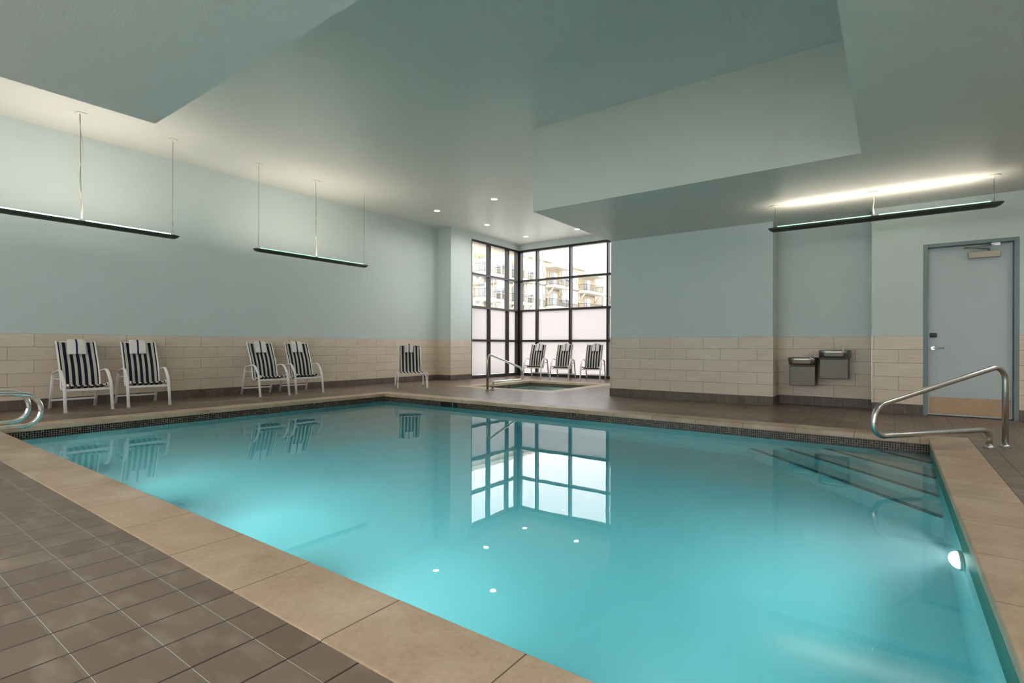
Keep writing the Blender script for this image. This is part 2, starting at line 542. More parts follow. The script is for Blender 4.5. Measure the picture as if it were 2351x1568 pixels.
def wall(name, a, b): return struct(name, B(a, b), M_WALL)
T = 0.2
wall('wall_left', (XL-T, YB-T, 0), (XL, YP+0.05, CH+0.3))
bm = bmesh.new(); box(bm, (XL-T, YP, 0), (XP, YP+0.91, CH+0.3)); struct('wall_pillar', bm, M_WALL)
WY0 = 12.02                      # where the left window starts
struct('wall_window_header_left', B((XWIN-0.2, WY0, 4.23), (XWIN, YW+0.2, CH+0.3)), M_WALL)
struct('wall_window_header_back', B((XWIN, YW, 4.23), (XE+0.05, YW+0.2, CH+0.3)), M_WALL)
struct('wall_corridor', B((XE, YR+0.15, 0), (XE+0.18, YW+0.2, CH+0.3)), M_WALL)
struct('wall_back', B((XE, YR, 0), (XN0, YR+0.2, CL+0.2)), M_WALL)
struct('wall_niche_side', B((XN0-0.2, YR+0.2, 0), (XN0, YN, CL+0.2)), M_WALL)
struct('wall_niche', B((XN0-0.2, YN, 0), (XN1+0.2, YN+0.2, CL+0.2)), M_WALL)
struct('wall_niche_end', B((XN1, YR+0.2, 0), (XN1+0.2, YN, CL+0.2)), M_WALL)
DX0, DX1, DH = 0.372, 1.395, 2.50   # outside of the door frame
bm = bmesh.new()
box(bm, (XN1, YR, 0), (DX0+0.03, YR+0.2, CL+0.2)); box(bm, (DX1-0.03, YR, 0), (XR+T, YR+0.2, CL+0.2)); box(bm, (DX0+0.03, YR, DH-0.03), (DX1-0.03, YR+0.2, CL+0.2))
struct('wall_door', bm, M_WALL)
wall('wall_right', (XR, YB-T, 0), (XR+T, YR, CH))
RW0, RW1, RZ0, RZ1 = -9.6, 3.6, 0.6, 2.95      # unseen glazed band, added in the rear wall for fill daylight
bm = bmesh.new()
for a, b in (((XL-T, YB-T, 0), (XR+T, YB, RZ0)), ((XL-T, YB-T, RZ1), (XR+T, YB, CH+0.3)), ((XL-T, YB-T, RZ0), (RW0, YB, RZ1)), ((RW1, YB-T, RZ0), (XR+T, YB, RZ1))):
    box(bm, a, b)
struct('wall_rear', bm, M_WALL)
def portal(loc, rot, sx, sy):
    ld = bpy.data.lights.new('window_portal', 'AREA'); ld.shape = 'RECTANGLE'; ld.size = sx; ld.size_y = sy
    ld.cycles.is_portal = True
    lo = bpy.data.objects.new('window_portal', ld); COL.objects.link(lo); lo.location = loc; lo.rotation_euler = rot
portal(((RW0+RW1)/2, YB-T-0.02, (RZ0+RZ1)/2), (R(90), 0, R(180)), RW1-RW0, RZ1-RZ0)
portal(((XWIN+XE)/2, YW+0.25, 2.15), (R(90), 0, 0), XE-XWIN, 4.2)
portal((XWIN-0.25, (12.02+YW)/2, 2.15), (R(90), 0, R(90)), YW-12.02, 4.2)

# high ceiling and the lower ceilings around the pool
struct('ceiling', B((XL-T, YB-T, CH), (XR+T, YW+0.2, CH+0.2)), M_CEIL)
LX, LY0, LY1, LR = -5.72, 2.04, 6.87, -0.275
struct('ceiling_lowered_rear', B((LX, YB, CL), (XR, LY0, CH)), M_CEIL)
struct('ceiling_lowered_right', B((LR, LY0, CL), (XR, YR+0.2, CH)), M_CEIL)
bm = bmesh.new(); box(bm, (XE+0.02, LY1, CL), (LR, YN+0.2, CH))
struct('ceiling_lowered_back', bm, M_CEIL)

# tile wainscot and cove base (proud of the paint by a centimetre)
e, TH = 0.010, 1.165
def wains(name, a, b, m): return struct(name, B(a, b), m)
ni = [0]
def trim(bm, m, **k):
    ni[0] += 1
    return struct('trim_%d' % ni[0], bm, m, **k)
trim(B((XL, YB, 0.15), (XL+e, YP, TH)), M_TILE_L)
trim(B((XL+e, YP-e, 0.15), (XP+e, YP, TH)), M_TILE_PX)
trim(B((XP, YP, 0.15), (XP+e, WY0, TH)), M_TILE_P)
trim(B((XE-e, YR-e, 0.15), (XN0, YR, TH)), M_TILE_R)
trim(B((XE-e, YR, 0.15), (XE, YW-0.1, TH)), M_TILE_L)
trim(B((XN0, YR-e, 0.15), (XN0+e, YN, TH)), M_TILE_L)
trim(B((XN0+e, YN-e, 0.15), (XN1, YN, TH)), M_TILE_N)
trim(B((XN1, YR-e, 0.15), (DX0, YR, TH)), M_TILE_D)
trim(B((DX1, YR-e, 0.15), (XR, YR, TH)), M_TILE_D)
trim(B((XN1-0.004, YR-e-0.004, 0.15), (XN1+0.008, YR-e+0.02, TH)), M_TRIMM)
trim(B((XL+e, YB, 0.15), (XR, YB+e, RZ0)), M_TILE_R)
trim(B((XR-e, YB+e, 0.15), (XR, YR-e, TH)), M_TILE_L)
E2 = 0.016
def base(name, a, b): return struct('baseboard_'+name, B(a, b), M_COVE, bevel=0.004)
base('left', (XL, YB, 0), (XL+E2, YP-E2, 0.15))
base('pillar_side', (XL+E2, YP-E2, 0), (XP+E2, YP, 0.15))
base('pillar', (XP, YP, 0), (XP+E2, WY0, 0.15))
base('back', (XE-E2, YR-E2, 0), (XN0, YR, 0.15))
base('corridor', (XE-E2, YR, 0), (XE, YW-0.1, 0.15))
base('niche_side', (XN0, YR-E2, 0), (XN0+E2, YN, 0.15))
base('niche', (XN0+E2, YN-E2, 0), (XN1, YN, 0.15))
base('door_left', (XN1-0.002, YR-E2, 0), (DX0, YR, 0.15))
base('door_right', (DX1, YR-E2, 0), (XR, YR, 0.15))
base('rear', (XL+E2, YB, 0), (XR, YB+E2, 0.15))
base('right', (XR-E2, YB+E2, 0), (XR, YR-E2, 0.15))
# expansion joints let into the deck
trim(B((-3.75, 8.374, -0.002), (0.46, 8.392, 0.0015)), M_STRIP)
trim(B((-9.62, -4.0, -0.002), (-9.60, 7.9, 0.0015)), M_STRIP)

# ------------------------------------------------------------------ corner windows
ZS = [0.09, 1.165, 2.185, 3.19, 4.23]
def window(name, along, p0, p1, fixed, outer, verts):
    """along 'x' or 'y'; frame depth runs from fixed to outer"""
    def bx(bm, u0, u1, z0, z1, d0=fixed, d1=outer):
        a, b = sorted((d0, d1))
        if along == 'x': box(bm, (u0, a, z0), (u1, b, z1))
        else: box(bm, (a, u0, z0), (b, u1, z1))
    bm = bmesh.new(); bx(bm, p0, p1, 0.0, ZS[0])
    root = struct(name, bm, M_SILL)
    hz = 0.032
    for i, z in enumerate(ZS[1:]):
        bm = bmesh.new()
        if i == 3: bx(bm, p0, p1, z-0.07, z)
        else: bx(bm, p0, p1, z-hz, z+hz)
        struct('transom' if i < 3 else 'frame_head', bm, M_FRAME, root)
    for v in verts:
        bm = bmesh.new()
        d_ = 0.004 if outer > fixed else -0.004
        D0, D1 = fixed+d_, outer-d_
        if v == p0: bx(bm, v, v+0.055, ZS[0], 4.2, D0, D1)
        elif v == p1: bx(bm, v-0.055, v, ZS[0], 4.2, D0, D1)
        else: bx(bm, v-0.03, v+0.03, ZS[0], 4.2, D0, D1)
        struct('mullion', bm, M_FRAME, root)
    g = fixed + (outer-fixed)*0.75
    vs = sorted(set(verts))
    for a, b in zip(vs[:-1], vs[1:]):
        for i in range(4):
            bm = bmesh.new()
            z0, z1 = ZS[i], ZS[i+1]
            bx(bm, a+0.02, b-0.02, z0+0.01, z1-0.01, g-0.004, g+0.004)
            struct('frosted_pane' if i < 2 else 'clear_pane', bm, M_FROST if i < 2 else M_GLASS, root)
    return root
window('window_1', 'y', WY0, YW, XWIN-0.01, XWIN-0.17, [WY0, 12.95, 13.93, YW])
window('window_2', 'x', XWIN, XE, YW+0.01, YW+0.17, [XWIN, -9.56, -8.29, -6.98, -5.68, XE])
bm = bmesh.new()
for i in range(9):
    x = RW0 + (RW1-RW0)*i/8; box(bm, (x-0.03, YB-0.15, RZ0), (x+0.03, YB-0.05, RZ1))
for z in (RZ0, RZ1-0.06): box(bm, (RW0, YB-0.15, z), (RW1, YB-0.05, z+0.06))
w3 = struct('fill_window_rear', bm, M_FRAME)  # window added behind the camera as a fill source
struct('clear_pane', B((RW0, YB-0.11, RZ0), (RW1, YB-0.10, RZ1)), M_GLASS, w3)
trim(B((XWIN-0.17, YW, 0), (XWIN, YW+0.17, 4.23)), M_FRAME)

# ------------------------------------------------------------------ door
struct('door_light_stop', B((DX0-0.3, YR+0.2, -0.05), (DX1+0.3, YR+0.3, 2.9)), M_DARK)  # unseen dark backing added to stop sky leaking in under the door
struct('door_threshold', B((DX0+0.04, YR+0.06, 0.0), (DX1-0.04, YR+0.2, 0.010)), M_BLACK)
fd = struct('door_1', B((DX0+0.055, YR+0.075, 0.012), (DX1-0.055, YR+0.12, DH-0.055)), M_DOOR)
bm = bmesh.new()
for a, b in (((DX0, YR-0.012, 0), (DX0+0.05, YR+0.19, DH)), ((DX1-0.05, YR-0.012, 0), (DX1, YR+0.19, DH)), ((DX0+0.05, YR-0.012, DH-0.05), (DX1-0.05, YR+0.19, DH))):
    box(bm, a, b)
for a, b in (((DX0+0.05, YR+0.12, 0), (DX0+0.068, YR+0.19, DH-0.05)), ((DX1-0.068, YR+0.12, 0), (DX1-0.05, YR+0.19, DH-0.05)), ((DX0+0.05, YR+0.12, DH-0.068), (DX1-0.05, YR+0.19, DH-0.05))):
    box(bm, a, b)
struct('door_frame', bm, M_DFRAME, fd, bevel=0.003)
yd = YR+0.075
struct('kick_plate', B((DX0+0.07, yd-0.003, 0.03), (DX1-0.07, yd, 0.275)), M_KICK, fd)
for k in range(5):
    for z in (0.045, 0.262):
        struct('screw', cyl(bmesh.new(), (DX0+0.085+k*0.212, yd-0.005, z), 0.005, 0.003, 'y', 10), M_BLACK, fd)
struct('deadbolt', B((DX0+0.078, yd-0.022, 1.142), (DX0+0.162, yd, 1.205)), M_BLACK, fd, bevel=0.01, seg=3)
bm = cyl(bmesh.new(), (DX0+0.118, yd-0.014, 0.985), 0.027, 0.014, 'y')
cyl(bm, (DX0+0.118, yd-0.05, 0.985), 0.011, 0.04, 'y', 14)
sweep(bm, fillet([(DX0+0.118, yd-0.05, 0.985), (DX0+0.16, yd-0.052, 0.987), (DX0+0.24, yd-0.045, 0.985)], 0.02, 4), rectp(0.018, 0.012, 0.45))
struct('door_handle', bm, M_STEEL, fd)
cz0, cz1 = 2.255, 2.345
dc = struct('door_closer', B((DX0+0.50, yd-0.06, cz0), (DX0+0.84, yd, cz1)), M_CLOSER, fd, bevel=0.006)
bm = bmesh.new()
sweep(bm, [(DX0+0.72, yd-0.03, cz1), (DX0+0.72, yd-0.03, cz1+0.03)], circ(0.014))
sweep(bm, [(DX0+0.73, yd-0.035, cz1+0.025), (DX0+0.45, yd-0.16, cz1+0.045)], rectp(0.022, 0.008))
sweep(bm, [(DX0+0.45, yd-0.16, cz1+0.055), (DX0+0.78, yd-0.08, cz1+0.075)], rectp(0.018, 0.008))
cyl(bm, (DX0+0.45, yd-0.16, cz1+0.035), 0.014, 0.03)
box(bm, (DX0+0.74, yd-0.09, cz1+0.06), (DX0+0.83, yd-0.07, cz1+0.098))
struct('closer_arm', bm, M_STEEL, fd)

# ------------------------------------------------------------------ pool
D = -1.45
bm = bmesh.new()
x0, x1, y0, y1 = PX0, PX1, PY0, PY1
zt = -0.26
r = 0.0
for a, b in (((x0,y0),(x1,y0)), ((x1,y0),(x1,y1)), ((x1,y1),(x0,y1)), ((x0,y1),(x0,y0))):
    poly(bm, [(a[0],a[1],D), (b[0],b[1],D), (b[0],b[1],-0.02), (a[0],a[1],-0.02)])
poly(bm, [(x0,y0,D),(x1,y0,D),(x1,y1,D),(x0,y1,D)])
bmesh.ops.recalc_face_normals(bm, faces=bm.faces)
bmesh.ops.reverse_faces(bm, faces=bm.faces)
struct('pool_basin', bm, M_PLAST)
t_ = 0.006
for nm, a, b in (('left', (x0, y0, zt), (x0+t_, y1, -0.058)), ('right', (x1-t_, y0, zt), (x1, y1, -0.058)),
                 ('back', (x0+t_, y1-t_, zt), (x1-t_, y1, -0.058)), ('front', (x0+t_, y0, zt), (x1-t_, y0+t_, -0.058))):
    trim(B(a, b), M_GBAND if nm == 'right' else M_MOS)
def ring(name, X0, X1, Y0, Y1, c, z0, mx, my):
    trim(B((X0-c, Y0-c, z0), (X1+c, Y0+0.012, 0.0015)), mx, bevel=0.008, seg=3)
    trim(B((X0-c, Y1-0.012, z0), (X1+c, Y1+c, 0.0015)), mx, bevel=0.008, seg=3)
    trim(B((X0-c, Y0+0.012, z0), (X0+0.012, Y1-0.012, 0.0015)), my, bevel=0.008, seg=3)
    trim(B((X1-0.012, Y0+0.012, z0), (X1+c, Y1-0.012, 0.0015)), my, bevel=0.008, seg=3)
ring('coping', PX0, PX1, PY0, PY1, CW, -0.058, M_COPX, M_COPY)
# corner steps: triangular treads across the far right corner
cx_, cy0 = x1, y1
steps = [(-0.30, 0.53), (-0.53, 1.02), (-0.77, 1.45), (-1.00, 1.84)]
bm = bmesh.new()
for k, (z, L) in enumerate(steps):
    zb = D if k == 3 else steps[k+1][0]
    A_ = (cx_-0.001, cy0-L-0.02, 0); B_ = (cx_-L-0.02, cy0-0.001, 0); C_ = (cx_-0.001, cy0-0.001, 0)
    top = [bm.verts.new((p[0], p[1], z)) for p in (A_, C_, B_)]
    bot = [bm.verts.new((p[0], p[1], zb)) for p in (A_, C_, B_)]
    bm.faces.new(top); 
    for i in range(3):
        j = (i+1) % 3
        bm.faces.new([top[j], top[i], bot[i], bot[j]])
bmesh.ops.recalc_face_normals(bm, faces=bm.faces)
st = struct('pool_steps', bm, M_STEPP)
for z, L in steps:
    bm = bmesh.new()
    s2 = 0.0346
    nb = bmesh.new()
    ln = L*math.sqrt(2)
    box(bm, (0.03, 0.0, 0.0), (ln-0.03, 0.024, 0.004)); box(bm, (0.03, 0.034, 0.0), (ln-0.03, 0.058, 0.004))
    o = struct('step_nosing', bm, M_NOSE, st)
    o.location = (cx_-L, cy0, z)
    o.rotation_euler = (0, 0, R(-45))
bm = bmesh.new(); box(bm, (x0-0.003, y0-0.003, D-0.003), (x1+0.003, y1+0.003, ZW), 1)
bm.faces.ensure_lookup_table(); bm.faces[1].material_index = 0
tag(obj('pool_water', bm, [M_WATER, M_WBODY]), 'still turquoise water filling the large swimming pool', 'water', kind='stuff')
# skimmer mouth in the back mosaic band
bm = bmesh.new(); box(bm, (-6.93, y1-0.012, ZW+0.001), (-6.50, y1-t_-0.0005, -0.064))
sk = obj('pool_skimmer', bm, M_DARK); tag(sk, 'black skimmer mouth set in the mosaic band of the far pool edge', 'skimmer')
obj('divider', B((-6.63, y1-0.016, ZW+0.001), (-6.62, y1-0.012, -0.064)), M_TRIMM, sk)

def pool_light(loc, axis, label, power=1.0, spread=150):
    """axis: unit direction the lamp shines"""
    root = empty('pool_light', loc, 0, label, 'pool light')
    ang = {'-x': R(180), '+x': 0, '+y': R(90)}[axis]
    root.rotation_euler = (0, 0, ang)
    bm = cyl(bmesh.new(), (0, 0, 0), 0.125, 0.022, 'x', 40)
    obj('rim', bm, M_STEEL, root, bevel=0.004)
    bm = bmesh.new()
    rings = []
    for k in range(6):
        a = k/5*math.pi/2
        rr, xx = 0.105*math.cos(a), 0.022+0.045*math.sin(a)
        if k == 5: top = bm.verts.new((xx, 0, 0)); break
        rings.append([bm.verts.new((xx, rr*math.cos(2*math.pi*i/32), rr*math.sin(2*math.pi*i/32))) for i in range(32)])
    for a, b in zip(rings[:-1], rings[1:]):
        for i in range(32): bm.faces.new([a[i], a[(i+1)%32], b[(i+1)%32], b[i]])
    for i in range(32): bm.faces.new([rings[-1][i], rings[-1][(i+1)%32], top])
    obj('lens', bm, M_PLENS, root, smooth=True)
    ld = bpy.data.lights.new('pool_lamp', 'AREA'); ld.shape = 'DISK'; ld.size = 0.05; ld.energy = P_POOL*power
    ld.color = (0.85, 1.0, 0.96); ld.spread = R(spread)
    lo = bpy.data.objects.new('pool_lamp', ld); COL.objects.link(lo); lo.parent = root
    lo.location = (0.0685, 0, 0); lo.rotation_euler = (0, R(-90), 0)
pool_light((PX1, 4.02, -0.47), '-x', 'lit round underwater lamp on the right pool wall')
for x, w_, pw in ((-0.6, 'nearest the steps', 0.5), (-2.4, 'second from the steps', 1.15), (-4.2, 'in the middle', 1.35), (-6.0, 'second from the grab rails', 0.85), (-7.8, 'nearest the grab rails', 0.22)):  # unseen lamps added to light the water more evenly
    pool_light((x, PY0, -0.80), '+y', 'added underwater fill lamp on the near pool wall, ' + w_, pw, 105)

# ------------------------------------------------------------------ spa
bm = bmesh.new()
for a, b in (((SX0,SY0),(SX1,SY0)), ((SX1,SY0),(SX1,SY1)), ((SX1,SY1),(SX0,SY1)), ((SX0,SY1),(SX0,SY0))):
    poly(bm, [(a[0],a[1],-0.95), (b[0],b[1],-0.95), (b[0],b[1],-0.02), (a[0],a[1],-0.02)])
poly(bm, [(SX0,SY0,-0.95),(SX1,SY0,-0.95),(SX1,SY1,-0.95),(SX0,SY1,-0.95)])
bmesh.ops.recalc_face_normals(bm, faces=bm.faces); bmesh.ops.reverse_faces(bm, faces=bm.faces)
struct('spa_basin', bm, M_SPAPL)
for a, b in (((SX0, SY0, -0.25), (SX0+t_, SY1, -0.058)), ((SX1-t_, SY0, -0.25), (SX1, SY1, -0.058)), ((SX0+t_, SY1-t_, -0.25), (SX1-t_, SY1, -0.058)), ((SX0+t_, SY0, -0.25), (SX1-t_, SY0+t_, -0.058))):
    trim(B(a, b), M_MOS)
ring('spa', SX0, SX1, SY0, SY1, 0.3, -0.058, M_COPX, M_COPY)
bm = bmesh.new(); poly(bm, [(SX0, SY0, -0.145), (SX1, SY0, -0.145), (SX1, SY1, -0.145), (SX0, SY1, -0.145)])
tag(obj('spa_water', bm, M_SPAW), 'pale rippled water in the small square spa by the windows', 'water', kind='stuff')

pool_light((SX0, (SY0+SY1)/2, -0.5), '+x', 'added underwater fill lamp inside the small spa', 0.9, 150)  # lamp added to brighten the spa water

# ------------------------------------------------------------------ handrails
def handrail(name, base, d, lp, r, mat, label, group=None, H=0.83, zlow=0.165, zl=0.47, gap=0.21, L=1.6, rail_r=0.12):
    """figure-4 rail: post, sloping top rail, return loop over the water, low rail and short post"""
    root = empty(name, (base[0], base[1], 0), math.atan2(d[1], d[0]), label, 'handrail', group)
    path = fillet([(0,0,0.0), (0,0,H), (L, 0, zl-0.02), (L+0.05, 0, zlow), (gap, 0, zlow+0.015), (gap, 0, 0.0)], [0.13, lp, lp, 0.13], 10)
    obj('rail', tube(path, r, 18), mat, root)
    for x in (0, gap):
        bm = cyl(bmesh.new(), (x, 0, 0.0), r*1.9, 0.012, 'z', 28)
        cyl(bm, (x, 0, 0.012), r*1.7, 0.014, 'z', 28, r*1.15)
        obj('flange', bm, mat, root, smooth=False)
    return root
handrail('pool_handrail', (0.925, 7.16), (-0.65, -0.76), 0.15, 0.026, M_STEEL,
         'brushed steel handrail over the corner pool steps beside the door')
handrail('spa_handrail', (-7.30, 9.12), (-0.08, 1.0), 0.15, 0.026, M_BRONZE,
         'bronze toned steel handrail rising over the small spa', L=1.5)
for k, x in enumerate((-7.25, -7.74)):
    rt = empty('grab_rail', (x, 0.72, 0), R(90), ['polished steel grab rail loop at the near left pool corner, nearer of the two',
               'polished steel grab rail loop at the near left pool corner, farther of the two'][k], 'grab rail', 'grab rails at the left pool corner')
    path = fillet([(0,0,0.0), (0,0,0.52), (0.82,0,0.48), (0.82,0,0.15), (0.16,0,0.15), (0.16,0,0.0)], [0.1,0.17,0.16,0.08], 12)
    obj('rail', tube(path, 0.024, 18), M_CHROME, rt)
    for xx in (0, 0.16):
        obj('flange', cyl(bmesh.new(), (xx, 0, 0), 0.045, 0.02, 'z', 28, 0.03), M_CHROME, rt)

# ------------------------------------------------------------------ striped chairs
def sling(profile, hw, name, root, thick=0.006):
    bm = bmesh.new(); uvl = bm.loops.layers.uv.verify()
    pts = [Vector((p[0], 0, p[1])) for p in profile]
    L = [0]
    for a, b in zip(pts[:-1], pts[1:]): L.append(L[-1]+(b-a).length)
    nx = 12
    grid = []
    for i, p in enumerate(pts):
        if i == 0: t = pts[1]-pts[0]
        elif i == len(pts)-1: t = pts[-1]-pts[-2]
        else: t = pts[i+1]-pts[i-1]
        n = Vector((-t.z, 0, t.x)).normalized()
        row = []
        for j in range(nx+1):
            u = j/nx; sag = 0.018*(1-(2*u-1)**2)
            q = p - n*sag
            row.append((bm.verts.new((q.x, (u*2-1)*hw, q.z)), u, L[i]))
        grid.append(row)
    for r0, r1 in zip(grid[:-1], grid[1:]):
        for j in range(nx):
            vs = [r0[j], r0[j+1], r1[j+1], r1[j]]
            f = bm.faces.new([v[0] for v in vs]); f.smooth = True
            for l, v in zip(f.loops, vs): l[uvl].uv = (v[1], v[2])
    o = obj(name, bm, M_SLING, root, uv=False)
    s = o.modifiers.new('thick', 'SOLIDIFY'); s.thickness = thick; s.offset = 0
    return o

BACKP = [(0.095, 1.03), (0.115, 1.045), (0.15, 1.03), (0.185, 0.96), (0.23, 0.86), (0.30, 0.74), (0.36, 0.60), (0.395, 0.47), (0.42, 0.36), (0.45, 0.315), (0.49, 0.31), (0.56, 0.335), (0.66, 0.372), (0.76, 0.402), (0.80, 0.40), (0.815, 0.38)]
def armchair(loc, rz, label, group):
    root = empty('sling_armchair', loc, rz, label, 'chair', group)
    prof = [(p.x, p.z) for p in smooth_path([(a, 0, b) for a, b in BACKP], 1)]
    sling(prof, 0.235, 'sling', root)
    for s in (-1, 1):
        y = s*0.285
        bar = rectp(0.042, 0.020, 0.35)
        full = fillet([(0.0, y, 0.0), (0.18, y, 0.56), (0.59, y, 0.625), (0.785, y, 0.42), (0.865, y, 0.0)], [0.07, 0.22, 0.34], 8)
        # split the bent bar into rear leg, armrest and front leg
        i1 = next(i for i, p in enumerate(full) if p.z > 0.48)
        i2 = max(i for i, p in enumerate(full) if p.z > 0.42)
        side = (0, 1, 0)
        obj('leg', sweep(bmesh.new(), full[:i1+1], bar, side), M_WHITE, root)
        obj('armrest', sweep(bmesh.new(), full[i1:i2+1], bar, side), M_WHITE, root)
        obj('leg', sweep(bmesh.new(), full[i2:], bar, side), M_WHITE, root)
        obj('side_rail', sweep(bmesh.new(), [(a, s*0.243, b) for a, b in prof], circ(0.013, 8)), M_WHITE, root)
        for x, z in ((0.785, 0.375), (0.16, 0.47)):
            obj('bracket', sweep(bmesh.new(), [(x if z < 0.4 else 0.40, s*0.235, z), (x, s*0.28, z)], circ(0.010, 8)), M_WHITE, root)
        for x in (0.0, 0.865):
            obj('foot_cap', B((x-0.011, y-0.0215, 0), (x+0.011, y+0.0215, 0.014)), M_PLASTIC, root)
    obj('crossbar', B((0.035, -0.28, 0.115), (0.055, 0.28, 0.145)), M_WHITE, root)
    obj('crossbar', B((0.785, -0.28, 0.305), (0.805, 0.28, 0.340)), M_WHITE, root)
    obj('top_rail', sweep(bmesh.new(), [(0.113, -0.243, 1.036), (0.113, 0.243, 1.036)], circ(0.012, 8)), M_WHITE, root)
    return root

def towel(loc, rz, prof, w0, y0, label, skew=0.0, name='pool_towel'):
    """folded towel draped over the top of a chair back; prof runs front bottom -> over -> behind"""
    P = smooth_path([(a, 0, b) for a, b in prof], 2)
    bm = bmesh.new(); uvl = bm.loops.layers.uv.verify()
    n = len(P); nx = 14; tk = 0.017
    outer, inner = [], []
    for i, p in enumerate(P):
        t = (P[min(i+1, n-1)]-P[max(i-1, 0)]).normalized()
        nn = Vector((t.z, 0, -t.x))
        if nn.dot(Vector((0.3, 0, 1)) if i > n*0.45 else Vector((1, 0, 0.2))) < 0: nn = -nn
        ro, ri = [], []
        for j in range(nx+1):
            u = j/nx
            edge = 1-abs(2*u-1)**6
            end = min(1.0, i/2.0, (n-1-i)/2.0)
            wob = 0.003*math.sin(u*9+i*0.35)+0.002*math.sin(u*21+i*0.2)
            y = (u-0.5)*w0 + skew*(p.z-1.0)
            th = tk*(0.35+0.65*edge)*(0.45+0.55*end)+wob
            ro.append((bm.verts.new((p.x+nn.x*th, y, p.z+nn.z*th)), u, i))
            ri.append((bm.verts.new((p.x+nn.x*0.003, y, p.z+nn.z*0.003)), u, i))
        outer.append(ro); inner.append(ri)
    def q(vs):
        f = bm.faces.new([v[0] for v in vs]); f.smooth = True
        for l, v in zip(f.loops, vs): l[uvl].uv = (v[1], v[2]/n)
    for i in range(n-1):
        for j in range(nx):
            q([outer[i][j], outer[i][j+1], outer[i+1][j+1], outer[i+1][j]])
            q([inner[i][j+1], inner[i][j], inner[i+1][j], inner[i+1][j+1]])
        q([outer[i][0], outer[i+1][0], inner[i+1][0], inner[i][0]])
        q([outer[i+1][nx], outer[i][nx], inner[i][nx], inner[i+1][nx]])
    for i in (0, n-1):
        for j in range(nx):
            q([outer[i][j], inner[i][j], inner[i][j+1], outer[i][j+1]])
    bmesh.ops.recalc_face_normals(bm, faces=bm.faces)
    o = obj(name, bm, M_TOWEL, uv=False)
    c, s = math.cos(rz), math.sin(rz)
    o.location = (loc[0]-s*y0, loc[1]+c*y0, 0); o.rotation_euler = (0, 0, rz)
    tag(o, label, 'towel', 'folded towels over the chair backs')
    return o
TPROF = [(0.262, 0.845), (0.228, 0.91), (0.208, 0.955), (0.180, 1.025), (0.150, 1.064), (0.110, 1.068), (0.076, 1.04), (0.070, 0.95), (0.070, 0.86)]

CH_L = [((-10.66, 2.655), -1, 'striped sling armchair by the left wall, nearest the grab rails'),
        ((-10.66, 3.52), -6, 'striped sling armchair by the left wall, second from the grab rails'),
        ((-10.63, 5.635), -5, 'striped sling armchair by the left wall, left one of the middle pair'),
        ((-10.64, 6.467), -9, 'striped sling armchair by the left wall, right one of the middle pair')]
CH_W = [((-9.22, 14.26), -75, 'striped sling armchair before the frosted window, left of three by the spa'),
        ((-8.24, 14.26), -75, 'striped sling armchair before the frosted window, middle of three by the spa'),
        ((-7.22, 14.26), -75, 'striped sling armchair before the frosted window, right of three by the spa')]
TW = ['white striped towel folded over the chair nearest the grab rails', 'white striped towel on the second chair from the grab rails',
      'white striped towel on the left chair of the middle pair', 'white striped towel on the right chair of the middle pair',
      'white striped towel on the left of the three window chairs', 'white striped towel on the middle window chair',
      'white striped towel on the right of the three window chairs']
first = None
for k, ((x, y), a, lab) in enumerate(CH_L + CH_W):
    grp = 'armchairs along the left wall' if k < 4 else 'armchairs by the window'
    if first is None:
        first = armchair((x, y, 0), R(a), lab, grp)
    else:
        c = copy_tree(first); c.location = (x, y, 0); c.rotation_euler = (0, 0, R(a)); c['label'] = lab; c['group'] = grp
    if k < 4: wdt, off = 0.238, (-0.005, -0.02, -0.005, -0.01)[k]
    else: wdt, off = 0.21, 0.03
    towel((x, y), R(a), TPROF, wdt, off, TW[k], 0.05 if k < 4 else 0.03)

# armless lounge with looped tube legs
def lounge(loc, rz):
    root = empty('armless_lounge_chair', loc, rz, 'armless striped lounge chair with looped tube legs near the pillar', 'chair')
    tr = 0.014
    prof = [(0.16, 1.0), (0.20, 0.88), (0.26, 0.70), (0.325, 0.50), (0.355, 0.41), (0.38, 0.385), (0.45, 0.375), (0.60, 0.37), (0.78, 0.365), (0.95, 0.362), (1.02, 0.36)]
    sl = sling([(p.x, p.z) for p in smooth_path([(a, 0, b) for a, b in prof], 1)], 0.25, 'sling', root)
    for s in (-1, 1):
        y = s*0.338
        obj('side_rail', tube(fillet([(0.08, y, 0.12), (0.06, y, 0.37), (1.08, y, 0.36), (1.10, y, 0.12)], [0.05, 0.06], 6), tr, 10), M_WHITE, root)
        obj('back_rail', tube([(0.155, s*0.255, 1.005), (0.22, s*0.255, 0.85), (0.36, s*0.255, 0.40)], 0.012, 10), M_WHITE, root)
        for x0 in (0.08, 1.10):
            d = 1 if x0 < 0.5 else -1
            p = fillet([(x0, y, 0.16), (x0, y, 0.012), (x0+0.12*d, y, 0.012), (x0+0.20*d, y*0.93, 0.34)], [0.03, 0.05], 6)
            obj('leg', tube(p, tr, 10), M_WHITE, root)
        obj('hinge_plate', B((0.20, y-0.008, 0.27), (0.44, y+0.008, 0.372)), M_WHITE, root)
    for x in (0.62, 1.06): obj('crossbar', tube([(x, -0.325, 0.345), (x, 0.325, 0.345)], 0.012, 10), M_WHITE, root)
    obj('crossbar', tube([(0.155, -0.255, 1.005), (0.155, 0.255, 1.005)], 0.012, 10), M_WHITE, root)
    return root
LC = (-9.74, 9.05); LA = R(-38)
lounge((LC[0]-0.05, LC[1]+0.03, 0), LA)
towel((LC[0]-0.05, LC[1]+0.03), LA, [(0.235, 0.83), (0.205, 0.92), (0.178, 1.0), (0.158, 1.03), (0.13, 1.02), (0.115, 0.98), (0.115, 0.85)], 0.20, -0.01,
      'white striped towel folded over the armless lounge chair', 0.04)

